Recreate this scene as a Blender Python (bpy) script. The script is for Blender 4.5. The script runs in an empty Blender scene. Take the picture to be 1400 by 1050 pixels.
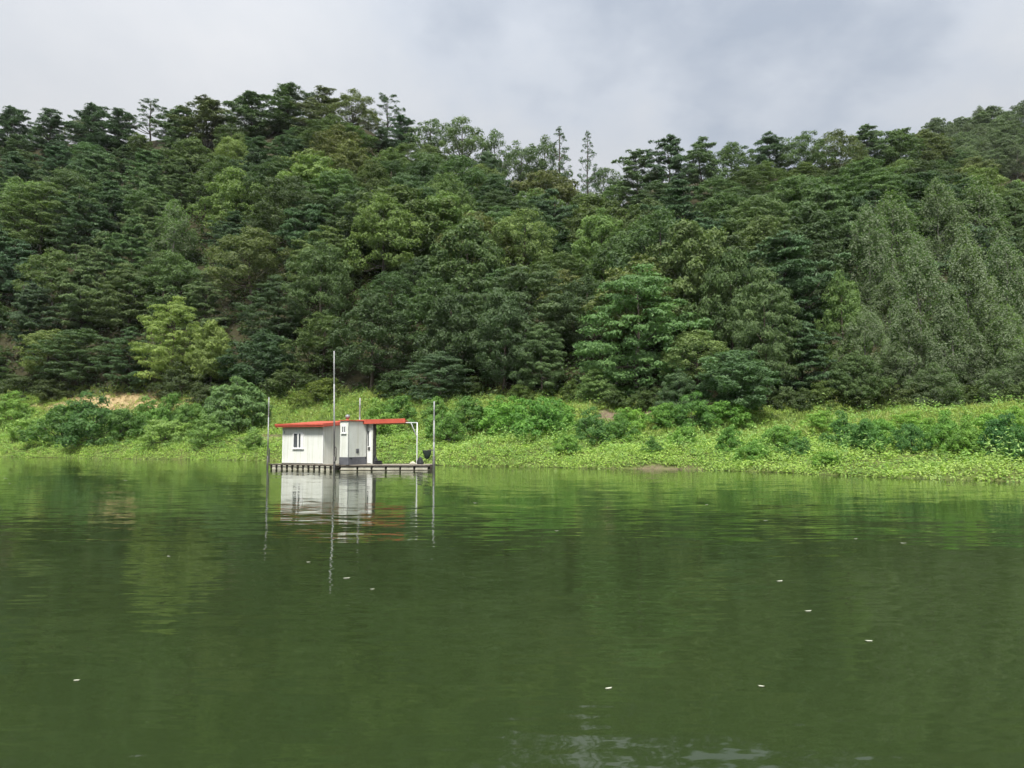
import bpy, bmesh, math
import numpy as np
from mathutils import Vector, Matrix

# ------------------------------------------------------------------ camera, sky, sun, exposure
sc = bpy.context.scene
FPX, PITCH, CAMH = 1078.0, math.atan(77 / 1078), 1.6        # photo pixels, 1400 x 1050
cd = bpy.data.cameras.new('camera'); cam = bpy.data.objects.new('camera', cd)
sc.collection.objects.link(cam); sc.camera = cam
cam.location = (0, 0, CAMH); cam.rotation_euler = (math.pi / 2 + PITCH, 0, 0)
cd.sensor_width = 36; cd.lens = 36 * FPX / 1400; cd.clip_start = .1; cd.clip_end = 5000

SUN_EL, SUN_AZ = math.radians(58), math.radians(-171)       # azimuth from +Y towards +X: behind the camera, to the left
sd = bpy.data.lights.new('sun', 'SUN'); sun = bpy.data.objects.new('sun', sd); sc.collection.objects.link(sun)
sd.energy = 1.5; sd.angle = math.radians(11); sd.color = (1, .96, .88)
sdir = Vector((math.sin(SUN_AZ) * math.cos(SUN_EL), math.cos(SUN_AZ) * math.cos(SUN_EL), math.sin(SUN_EL)))
sun.rotation_euler = sdir.to_track_quat('Z', 'Y').to_euler(); sun.location = (0, -20, 80)

world = bpy.data.worlds.new('World'); sc.world = world; world.use_nodes = True
CLOUD_OFFSET = (6.3, 6.6, 2.22)
def build_sky():
    nt = world.node_tree; N = nt.nodes; L = nt.links; N.clear()
    def n(t, **k):
        x = N.new(t)
        for a, b in k.items(): setattr(x, a, b)
        return x
    sky = n('ShaderNodeTexSky', sky_type='NISHITA', sun_disc=False)
    sky.sun_elevation = SUN_EL; sky.sun_rotation = SUN_AZ; sky.air_density = 1; sky.dust_density = 2
    bg = n('ShaderNodeBackground'); bg.inputs[1].default_value = .05; L.new(sky.outputs[0], bg.inputs[0])
    tc = n('ShaderNodeTexCoord'); sep = n('ShaderNodeSeparateXYZ'); L.new(tc.outputs['Generated'], sep.inputs[0])
    zc = n('ShaderNodeMath', operation='MAXIMUM'); L.new(sep.outputs[2], zc.inputs[0]); zc.inputs[1].default_value = .0
    za = n('ShaderNodeMath', operation='ADD'); L.new(zc.outputs[0], za.inputs[0]); za.inputs[1].default_value = .35
    dv = n('ShaderNodeVectorMath', operation='DIVIDE'); L.new(tc.outputs['Generated'], dv.inputs[0])
    cb = n('ShaderNodeCombineXYZ')
    for i in range(3): L.new(za.outputs[0], cb.inputs[i])
    L.new(cb.outputs[0], dv.inputs[1])
    mp = n('ShaderNodeMapping'); L.new(dv.outputs[0], mp.inputs[0])
    mp.inputs['Location'].default_value = CLOUD_OFFSET; mp.inputs['Scale'].default_value = (1.0, .85, .6)
    big = n('ShaderNodeTexNoise'); L.new(mp.outputs[0], big.inputs['Vector'])
    big.inputs['Scale'].default_value = 1.25; big.inputs['Detail'].default_value = 8; big.inputs['Roughness'].default_value = .56; big.inputs['Distortion'].default_value = .12
    r1 = n('ShaderNodeValToRGB'); L.new(big.outputs[0], r1.inputs[0])
    e = r1.color_ramp.elements
    e[0].position = .34; e[0].color = (.148, .162, .182, 1); e[1].position = .68; e[1].color = (.252, .258, .268, 1)
    m = e.new(.44); m.color = (.203, .217, .237, 1)
    # an overcast dome is up to three times brighter overhead than at the horizon
    gr = n('ShaderNodeMath', operation='MULTIPLY_ADD'); L.new(zc.outputs[0], gr.inputs[0]); gr.inputs[1].default_value = .95; gr.inputs[2].default_value = .36
    bc = n('ShaderNodeBackground'); L.new(r1.outputs[0], bc.inputs[0]); L.new(gr.outputs[0], bc.inputs[1])
    cov = n('ShaderNodeMapRange'); L.new(big.outputs[0], cov.inputs[0]); cov.inputs[1].default_value = .30; cov.inputs[2].default_value = .50
    cov.inputs[3].default_value = .8; cov.inputs[4].default_value = 1.0
    mx = n('ShaderNodeMixShader'); L.new(cov.outputs[0], mx.inputs[0]); L.new(bg.outputs[0], mx.inputs[1]); L.new(bc.outputs[0], mx.inputs[2])
    out = n('ShaderNodeOutputWorld'); L.new(mx.outputs[0], out.inputs[0])
build_sky()
vs = sc.view_settings; vs.view_transform = 'Standard'; vs.look = 'None'; vs.gamma = 1; vs.exposure = 2.1
sc.cycles.use_denoising = True
sc.cycles.use_adaptive_sampling = True; sc.cycles.adaptive_threshold = .03
sc.cycles.max_bounces = 6; sc.cycles.diffuse_bounces = 3; sc.cycles.glossy_bounces = 3; sc.cycles.transmission_bounces = 4
sc.cycles.caustics_reflective = False; sc.cycles.caustics_refractive = False

# ------------------------------------------------------------------ helpers
COL = sc.collection
def tag(o, label=None, cat=None, group=None, kind=None):
    if label: o['label'] = label
    if cat: o['category'] = cat
    if group: o['group'] = group
    if kind: o['kind'] = kind
    return o
def empty(name, loc, rz=0):
    o = bpy.data.objects.new(name, None); COL.objects.link(o); o.location = loc; o.rotation_euler = (0, 0, rz)
    o.empty_display_size = .3
    return o
def link(name, me, parent=None):
    o = bpy.data.objects.new(name, me); COL.objects.link(o); o.parent = parent
    return o
def pix_ray(px, py):
    a, b = px - 700, 525 - py
    return np.array([a, FPX * math.cos(PITCH) - b * math.sin(PITCH), FPX * math.sin(PITCH) + b * math.cos(PITCH)])
def project(x, y, z):
    y = np.asarray(y, float); zz = np.asarray(z, float) - CAMH
    w = y * math.cos(PITCH) + zz * math.sin(PITCH); v = -y * math.sin(PITCH) + zz * math.cos(PITCH)
    return 700 + FPX * np.asarray(x) / w, 525 - FPX * v / w

def np_mesh(name, V, T, mat, attrs=None, smooth=False):
    me = bpy.data.meshes.new(name)
    V = np.asarray(V, np.float32); T = np.asarray(T, np.int32)
    k = T.shape[1]; nf = len(T)
    me.vertices.add(len(V)); me.vertices.foreach_set('co', V.ravel())
    me.loops.add(nf * k); me.loops.foreach_set('vertex_index', T.ravel())
    me.polygons.add(nf)
    me.polygons.foreach_set('loop_start', np.arange(0, nf * k, k, dtype=np.int32))
    me.polygons.foreach_set('loop_total', np.full(nf, k, dtype=np.int32))
    me.polygons.foreach_set('use_smooth', np.full(nf, bool(smooth)))
    me.update(calc_edges=True)
    for an, arr in (attrs or {}).items():
        arr = np.asarray(arr, np.float32)
        if arr.ndim == 1:
            a = me.attributes.new(an, 'FLOAT', 'POINT'); a.data.foreach_set('value', arr)
        else:
            a = me.attributes.new(an, 'FLOAT_COLOR', 'POINT'); a.data.foreach_set('color', np.c_[arr, np.ones(len(arr))].astype(np.float32).ravel())
    me.materials.append(mat)
    return me

class NT:
    """small wrapper for building node materials"""
    def __init__(s, name):
        s.m = bpy.data.materials.new(name); s.m.use_nodes = True
        s.t = s.m.node_tree; s.t.nodes.clear()
    def n(s, t, ins=None, **k):
        x = s.t.nodes.new(t)
        for a, b in k.items(): setattr(x, a, b)
        for a, b in (ins or {}).items():
            if isinstance(b, bpy.types.NodeSocket): s.t.links.new(b, x.inputs[a])
            else: x.inputs[a].default_value = b
        return x
    def ramp(s, fac, stops):
        r = s.n('ShaderNodeValToRGB', {0: fac}); e = r.color_ramp.elements
        e[0].position, e[0].color = stops[0][0], (*stops[0][1], 1); e[1].position, e[1].color = stops[-1][0], (*stops[-1][1], 1)
        for p, c in stops[1:-1]: q = e.new(p); q.color = (*c, 1)
        return r.outputs[0]
    def out(s, sh, disp=None):
        s.n('ShaderNodeOutputMaterial', {0: sh}); return s.m

def leaf_material(name, back=None, transl=.38, vertex_tint=False, spec=.25):
    k = NT(name)
    if vertex_tint: base = k.n('ShaderNodeAttribute', attribute_name='tint').outputs['Color']
    else: base = k.n('ShaderNodeObjectInfo').outputs['Color']
    var = k.n('ShaderNodeAttribute', attribute_name='var').outputs['Fac']
    val = k.n('ShaderNodeMapRange', {0: var, 3: .62, 4: 1.42}).outputs[0]
    hue = k.n('ShaderNodeMapRange', {0: var, 3: .515, 4: .488}).outputs[0]
    col = k.n('ShaderNodeHueSaturation', {'Hue': hue, 'Value': val, 'Color': base}).outputs[0]
    if back is not None:
        bf = k.n('ShaderNodeNewGeometry').outputs['Backfacing']
        mxb = k.n('ShaderNodeMix', {0: bf, 6: col, 7: (*back, 1)}, data_type='RGBA'); col = mxb.outputs[2]
    p = k.n('ShaderNodeBsdfPrincipled', {'Base Color': col, 'Roughness': .5, 'Specular IOR Level': spec})
    tcol = k.n('ShaderNodeMix', {0: 1.0, 6: col, 7: (1.12, 1.25, .7, 1)}, data_type='RGBA', blend_type='MULTIPLY').outputs[2]
    t = k.n('ShaderNodeBsdfTranslucent', {0: tcol})
    return k.out(k.n('ShaderNodeMixShader', {0: transl, 1: p.outputs[0], 2: t.outputs[0]}).outputs[0])

def noise_material(name, c0, c1, scale, rough=.8, bump=.0, metal=0, detail=5, stretch=(1, 1, 1), spec=.3):
    k = NT(name)
    tc = k.n('ShaderNodeTexCoord'); mp = k.n('ShaderNodeMapping', {0: tc.outputs['Object'], 'Scale': stretch})
    nz = k.n('ShaderNodeTexNoise', {'Vector': mp.outputs[0], 'Scale': scale, 'Detail': detail, 'Roughness': .6})
    col = k.ramp(nz.outputs[0], [(.3, c0), (.7, c1)])
    p = k.n('ShaderNodeBsdfPrincipled', {'Base Color': col, 'Roughness': rough, 'Metallic': metal, 'Specular IOR Level': spec})
    if bump:
        b = k.n('ShaderNodeBump', {'Strength': bump, 'Distance': .02, 'Height': nz.outputs[0]}); k.t.links.new(b.outputs[0], p.inputs['Normal'])
    return k.out(p.outputs[0])

M = {}
M['leaf'] = leaf_material('broad_leaves')
M['needle'] = leaf_material('pine_needles', transl=.18)
M['silver'] = leaf_material('silver_backed_leaves', back=(.17, .215, .125), transl=.3)
M['shrubleaf'] = leaf_material('shrub_leaves', transl=.36)
M['weed'] = leaf_material('weed_leaves', vertex_tint=True, transl=.36)
M['bark'] = noise_material('bark', (.045, .036, .028), (.12, .10, .08), 3, .9, .5, stretch=(3, 3, .6))
M['greybark'] = noise_material('grey_bark', (.10, .095, .085), (.24, .23, .21), 3, .9, .4, stretch=(3, 3, .6))
M['panel'] = None

# ------------------------------------------------------------------ terrain
def lut(pts):
    a = np.array(pts, float); return lambda p: np.interp(p, a[:, 0], a[:, 1])
D0 = lut([(-4000, 115), (-1500, 100), (-600, 90), (0, 77), (200, 68), (370, 63), (500, 55), (640, 49), (820, 45.5), (1000, 42), (1200, 34.5), (1400, 30.3), (1700, 27), (2200, 22), (3000, 17), (6000, 9)])
D1 = lut([(-4000, 140), (-600, 112), (0, 97), (300, 86), (500, 77), (700, 69), (850, 66), (950, 60), (1060, 60), (1150, 62), (1400, 63), (2200, 50), (6000, 30)])
EY = lut([(-600, 541), (0, 541), (300, 541), (500, 543), (700, 547), (850, 552), (950, 566), (1050, 566), (1150, 558), (1400, 552), (2200, 552)])   # where the wood begins in the photo
DR = lut([(-4000, 190), (-600, 175), (0, 165), (400, 160), (560, 150), (700, 138), (840, 132), (1000, 142), (1200, 160), (1400, 172), (3000, 150), (6000, 120)])
SKY = lut([(-600, 170), (0, 155), (120, 155), (200, 148), (300, 137), (380, 124), (480, 126), (530, 148), (590, 172), (660, 192), (730, 214), (790, 226), (835, 232), (870, 210), (930, 196), (1000, 196), (1100, 186), (1200, 178), (1270, 180), (1400, 238), (1700, 300), (3000, 330)])
RT = lut([(0, 6.5), (500, 6.5), (580, 9), (640, 10.5), (800, 10.5), (850, 7.5), (900, 6.5), (1400, 6.5)])      # height of the trees standing on the ridge
FSKY = lut([(1100, 330), (1200, 225), (1270, 172), (1300, 156), (1340, 147), (1400, 131), (1600, 100), (2200, 90), (4000, 200)])
def slope_of(px, py):
    a, b = px - 700, 525 - py
    return (FPX * math.sin(PITCH) + b * math.cos(PITCH)) / (FPX * math.cos(PITCH) - b * math.sin(PITCH))
_rng = np.random.default_rng(5)
_w = [(_rng.uniform(0, 6.28), _rng.uniform(0, 6.28), _rng.uniform(.8, 1.25)) for _ in range(12)]
def wob(x, y, wl):
    s = 0
    for i in range(4):
        a, b, c = _w[i]; k = 6.283 / wl * c * (1 + .45 * i)
        s = s + np.sin(k * (x * math.cos(a) + y * math.sin(a)) + b) / (1 + .5 * i)
    return s / 2.2
def ppx(x, y):
    return np.clip(700 + FPX * x / np.maximum(y, 1.0) , -4000, 6000)
def terrain(x, y):
    x = np.asarray(x, float); y = np.asarray(y, float); p = ppx(x, y)
    d0 = D0(p) + .5 * wob(x, y, 7) * np.clip((y - 15) / 20, 0, 1); d1 = D1(p); dr = DR(p)
    z1 = CAMH + d1 * slope_of(p, EY(p))
    zr = CAMH + dr * slope_of(p, SKY(p)) - RT(p)
    t = np.clip((y - d0) / (d1 - d0), 0, 1)
    zb = z1 * (.86 * t + .14 * np.sin(t * 9.42) / 3 + .14 * t * t)
    zb = zb + (.34 * wob(x, y, 9) + .15 * wob(x + 31, y, 3.3)) * np.clip(t * 5, 0, 1)
    s = np.clip((y - d1) / (dr - d1), 0, 1)
    zh = (zr - z1) * (1.08 * s - .08 * s * s) + 1.2 * wob(x, y, 31) * np.sin(np.pi * s)
    z = np.where(y > d1, zb + zh, zb)
    over = np.clip(y - dr, 0, None)
    z = np.where(y > dr, z - over * .42, z)
    # the farther hill on the right
    zf = (CAMH + 235 * slope_of(p, FSKY(p)) - 10) * np.clip(1 - np.abs(y - 235) / 115, 0, 1) ** .9
    z = np.where(y > dr, np.maximum(z, zf), z)
    z = np.where(y > dr, np.maximum(z, 9 + 2 * wob(x, y, 60)), z)
    under = np.clip(d0 - y, 0, None)
    z = np.where(y < d0, -np.minimum(under * .22, 3.2), z)
    return z
DRY = [(165, 551, 92, 15, 1), (100, 556, 60, 7, .8), (232, 549, 40, 13, .8)]          # bare straw patch (photo px), soil spots
SOIL = [(857, 566, 45, 7, 1), (835, 572, 25, 5, 1), (1085, 585, 22, 4, .8), (380, 599, 60, 6, .6), (905, 641, 60, 3, .9)]
def patch_mask(spots, x, y, z):
    u, v = project(x, y, z); m = np.zeros_like(u)
    for a, b, ra, rb, s in spots: m = np.maximum(m, s * np.clip(1.6 - 1.1 * (((u - a) / ra) ** 2 + ((v - b) / rb) ** 2), 0, 1))
    return m
def build_terrain():
    xs = np.concatenate([np.arange(-330, -70, 6.), np.arange(-70, 60, .75), np.arange(60, 330, 6.)])
    ys = np.concatenate([np.arange(6, 30, 3.), np.arange(30, 96, .6), np.arange(96, 260, 2.5), np.arange(260, 900, 30.)])
    X, Y = np.meshgrid(xs, ys); Z = terrain(X, Y)
    Xf, Yf, Zf = X.ravel(), Y.ravel(), Z.ravel(); p = ppx(Xf, Yf)
    nx, ny = len(xs), len(ys); i = np.arange(nx * ny).reshape(ny, nx)
    Q = np.stack([i[:-1, :-1], i[:-1, 1:], i[1:, 1:], i[1:, :-1]], -1).reshape(-1, 4)
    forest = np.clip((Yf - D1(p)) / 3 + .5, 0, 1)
    k = NT('bank_soil_and_forest_floor')
    fo = k.n('ShaderNodeAttribute', attribute_name='forest').outputs['Fac']; dr = k.n('ShaderNodeAttribute', attribute_name='dry').outputs['Fac']; so = k.n('ShaderNodeAttribute', attribute_name='soil').outputs['Fac']
    tc = k.n('ShaderNodeTexCoord').outputs['Object']
    n1 = k.n('ShaderNodeTexNoise', {'Vector': tc, 'Scale': .55, 'Detail': 8, 'Roughness': .65}).outputs[0]
    n2 = k.n('ShaderNodeTexNoise', {'Vector': tc, 'Scale': 4, 'Detail': 6, 'Roughness': .7}).outputs[0]
    bank = k.ramp(n1, [(.3, (.075, .10, .030)), (.55, (.11, .14, .04)), (.75, (.15, .13, .06))])
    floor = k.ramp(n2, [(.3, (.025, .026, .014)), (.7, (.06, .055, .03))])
    straw = k.ramp(n2, [(.25, (.20, .14, .07)), (.5, (.34, .26, .14)), (.75, (.42, .34, .20))])
    soil = k.ramp(n2, [(.3, (.10, .075, .05)), (.7, (.22, .175, .125))])
    a = k.n('ShaderNodeMix', {0: dr, 6: bank, 7: straw}, data_type='RGBA').outputs[2]
    a = k.n('ShaderNodeMix', {0: so, 6: a, 7: soil}, data_type='RGBA').outputs[2]
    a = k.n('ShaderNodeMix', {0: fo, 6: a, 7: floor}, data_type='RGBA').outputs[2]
    pr = k.n('ShaderNodeBsdfPrincipled', {'Base Color': a, 'Roughness': .95, 'Specular IOR Level': .1})
    b = k.n('ShaderNodeBump', {'Strength': .6, 'Distance': .12, 'Height': n2}); k.t.links.new(b.outputs[0], pr.inputs['Normal'])
    mat = k.out(pr.outputs[0])
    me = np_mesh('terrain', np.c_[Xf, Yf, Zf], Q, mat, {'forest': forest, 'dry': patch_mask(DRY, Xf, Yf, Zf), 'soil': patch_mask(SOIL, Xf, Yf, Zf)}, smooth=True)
    tag(link('terrain', me), 'sloping lake bank rising into a steep wooded hill', 'terrain', kind='structure')
build_terrain()

def build_water():
    k = NT('lake_water')
    tc = k.n('ShaderNodeTexCoord').outputs['Object']
    def slopes(sx, sy, det, off):
        mp = k.n('ShaderNodeMapping', {0: tc, 'Scale': (sx, sy, 1), 'Location': (off, off * .7, 0), 'Rotation': (0, 0, .06)})
        nz = k.n('ShaderNodeTexNoise', {'Vector': mp.outputs[0], 'Scale': 1, 'Detail': det, 'Roughness': .5})
        return k.n('ShaderNodeVectorMath', {0: nz.outputs['Color'], 1: (.5, .5, .5)}, operation='SUBTRACT').outputs[0]
    mpz = k.n('ShaderNodeMapping', {0: tc, 'Scale': (.035, .10, 1)})
    calm = k.n('ShaderNodeTexNoise', {'Vector': mpz.outputs[0], 'Scale': 1, 'Detail': 3}).outputs[0]
    amp = k.n('ShaderNodeMapRange', {0: calm, 1: .36, 2: .62, 3: .45, 4: 1.35}).outputs[0]
    a = k.n('ShaderNodeVectorMath', {0: slopes(1.7, 7.5, 3, 3.), 1: (.06, .125, 0)}, operation='MULTIPLY').outputs[0]
    b = k.n('ShaderNodeVectorMath', {0: slopes(.35, 1.4, 2, 11.), 1: (.02, .055, 0)}, operation='MULTIPLY').outputs[0]
    s = k.n('ShaderNodeVectorMath', {0: a, 1: b}, operation='ADD').outputs[0]
    s = k.n('ShaderNodeVectorMath', {0: s, 'Scale': amp}, operation='SCALE').outputs[0]
    s = k.n('ShaderNodeVectorMath', {0: s, 1: (0, 0, 1)}, operation='ADD').outputs[0]
    nrm = k.n('ShaderNodeVectorMath', {0: s}, operation='NORMALIZE').outputs[0]
    bn = k.n('ShaderNodeTexNoise', {'Vector': tc, 'Scale': .12, 'Detail': 4}).outputs[0]
    body = k.ramp(bn, [(.35, (.020, .033, .0105)), (.65, (.026, .040, .014))])
    p = k.n('ShaderNodeBsdfPrincipled', {'Base Color': body, 'Roughness': .03, 'IOR': 1.333, 'Specular IOR Level': .5, 'Normal': nrm})
    mat = k.out(p.outputs[0])
    V = [(-600, -500, 0), (600, -500, 0), (600, 130, 0), (-600, 130, 0)]
    tag(link('lake_water', np_mesh('lake_water', V, [(0, 1, 2, 3)], mat)), 'calm murky green lake water with fine ripples', 'water', kind='structure')
build_water()

# ------------------------------------------------------------------ foliage makers (all numpy)
def unit(v): return v / np.maximum(np.linalg.norm(v, axis=-1, keepdims=True), 1e-6)
def leaves(rng, P, Nrm, size, aspect=.6, fold=.25, axis=None, jit=.55):
    """folded two-triangle leaves at points P facing roughly along Nrm"""
    n = len(P); Nn = unit(Nrm + rng.normal(0, jit, (n, 3)))
    ax = rng.normal(0, 1, (n, 3)) if axis is None else axis + rng.normal(0, .35, (n, 3))
    t = unit(ax - Nn * (ax * Nn).sum(1, keepdims=True)); b = np.cross(Nn, t)
    s = (size * rng.uniform(.7, 1.3, n))[:, None]
    V = np.stack([P - t * s * .5, P + b * s * aspect * .5 - Nn * s * fold * .5 - t * s * .05, P + t * s * .5 - Nn * s * fold * .3, P - b * s * aspect * .5 - Nn * s * fold * .5 - t * s * .05], 1)
    i = np.arange(n)[:, None] * 4
    T = np.concatenate([i + [0, 1, 2], i + [0, 2, 3]], 1).reshape(-1, 3)
    return V.reshape(-1, 3), T
def dirs(rng, n, up=.25):
    d = unit(rng.normal(0, 1, (n, 3))); d[:, 2] += up; return unit(d)
def tube(pts, rad, sides=6):
    pts = np.asarray(pts, float); m = len(pts); tan = unit(np.gradient(pts, axis=0))
    ref = np.where(np.abs(tan[:, 2:3]) > .9, [[1., 0, 0]], [[0, 0, 1.]]); a = unit(np.cross(tan, ref)); b = np.cross(tan, a)
    th = np.arange(sides) / sides * 2 * np.pi
    V = (pts[:, None] + (a[:, None] * np.cos(th)[None, :, None] + b[:, None] * np.sin(th)[None, :, None]) * np.asarray(rad)[:, None, None]).reshape(-1, 3)
    T = []
    for i in range(m - 1):
        for j in range(sides):
            q = (j + 1) % sides; A, B, C, D = i * sides + j, i * sides + q, (i + 1) * sides + q, (i + 1) * sides + j
            T += [(A, B, C), (A, C, D)]
    for j in range(1, sides - 1): T.append(((m - 1) * sides, (m - 1) * sides + j, (m - 1) * sides + j + 1))
    return V, np.array(T)
def merge(parts):
    Vs, Ts, o = [], [], 0
    for V, T in parts: Vs.append(V); Ts.append(T + o); o += len(V)
    return np.concatenate(Vs), np.concatenate(Ts)
def trunk_mesh(name, rng, H, r0, top, limbs, mat, bend=.3, start=.25):
    z = np.linspace(-.8, top, 8); bx = rng.normal(0, bend) * (z / H) ** 2 + .12 * np.sin(z * .9 + rng.uniform(0, 6)); by = rng.normal(0, bend) * (z / H) ** 2
    rr = np.interp(z, [-.8, 0, .6, top], [r0 * 1.5, r0 * 1.25, r0, r0 * .28])
    ps = [tube(np.c_[bx, by, z], rr, 7)]
    for c in limbs:
        zs = min(max(c[2] - .75 * math.hypot(c[0], c[1]) - rng.uniform(0, 1.), start * H), top * .93)
        p0 = np.array([np.interp(zs, z, bx), np.interp(zs, z, by), zs]); rl = max(.03, np.interp(zs, z, rr) * .5)
        mid = p0 * .5 + c * .5 + np.array([0, 0, -.12 * np.linalg.norm(c - p0)]) + rng.normal(0, .12, 3)
        ps.append(tube([p0, (p0 + mid) / 2 + rng.normal(0, .05, 3), mid, (mid + c) / 2 + rng.normal(0, .08, 3), c], [rl, rl * .8, rl * .6, rl * .42, .015], 5))
    V, T = merge(ps)
    return np_mesh(name, V, T, mat, smooth=True)
def clump_crown(name, rng, centers, radii, squash, per, leaf, mat, aspect=.62, up=.3, core=None, jit=.55, axis_up=0.):
    Ps, Ns, vv = [], [], []
    cc = np.mean(centers, axis=0) if core is None else core
    for c, r in zip(centers, radii):
        n = int(per * r * r)
        if n < 6: n = 6
        out = unit(np.array([[c[0] - cc[0], c[1] - cc[1], (c[2] - cc[2]) * .6]]))
        d = unit(dirs(rng, n, up) + out * .35)
        rad = r * rng.uniform(.55, 1.08, n) ** .6
        # little lobes so that the clump has a ragged edge
        th = np.arctan2(d[:, 1], d[:, 0]); rad = rad * (1 + .22 * np.sin(3 * th + rng.uniform(0, 6)) + .14 * np.sin(5 * th + 4 * d[:, 2] + rng.uniform(0, 6)))
        Ps.append(c + d * rad[:, None] * [1, 1, squash]); Ns.append(d * [1, 1, 1.2] + [0, 0, .35])
        vv.append(np.clip(rng.normal(.5, .13) + rng.normal(0, .16, n), 0, 1))
    P = np.concatenate(Ps); Nn = np.concatenate(Ns); v = np.concatenate(vv)
    axis = None if not axis_up else np.tile([0, 0, axis_up], (len(P), 1))
    V, T = leaves(rng, P, Nn, leaf, aspect, axis=axis, jit=jit)
    return np_mesh(name, V, T, mat, {'var': np.repeat(v, 4)})
def scatter_clumps(rng, n, H, cb, R, prof, rc, lump=.22, inner=.2, gap=.62, tries=6000):
    ph = rng.uniform(0, 6.28, 6); C, Rr = [], []
    zb = cb * H; q = 0
    while len(C) < n and q < tries:
        q += 1
        u = rng.uniform(0, 1) ** .9; th = rng.uniform(0, 6.28)
        lob = 1 + lump * (np.sin(2 * th + ph[0] + 3 * u) + .8 * np.sin(3 * th + ph[1] - 5 * u) + .5 * np.sin(5 * th + ph[2] + 7 * u)) / 1.6
        r = rc * rng.uniform(.7, 1.35)
        rr = R * prof(u) * lob - r * .6
        f = rng.uniform(.2, .75) if rng.uniform() < inner else rng.uniform(.82, 1.02)
        rr = max(rr, 0) * f
        c = np.array([math.cos(th) * rr, math.sin(th) * rr, zb + u * (H - zb - r * .5) + .25 * rng.normal()])
        if all(np.sum((c - k) ** 2) > (gap * (r + g)) ** 2 * .55 for k, g in zip(C, Rr)): C.append(c); Rr.append(r)
    return np.array(C), np.array(Rr)

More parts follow.
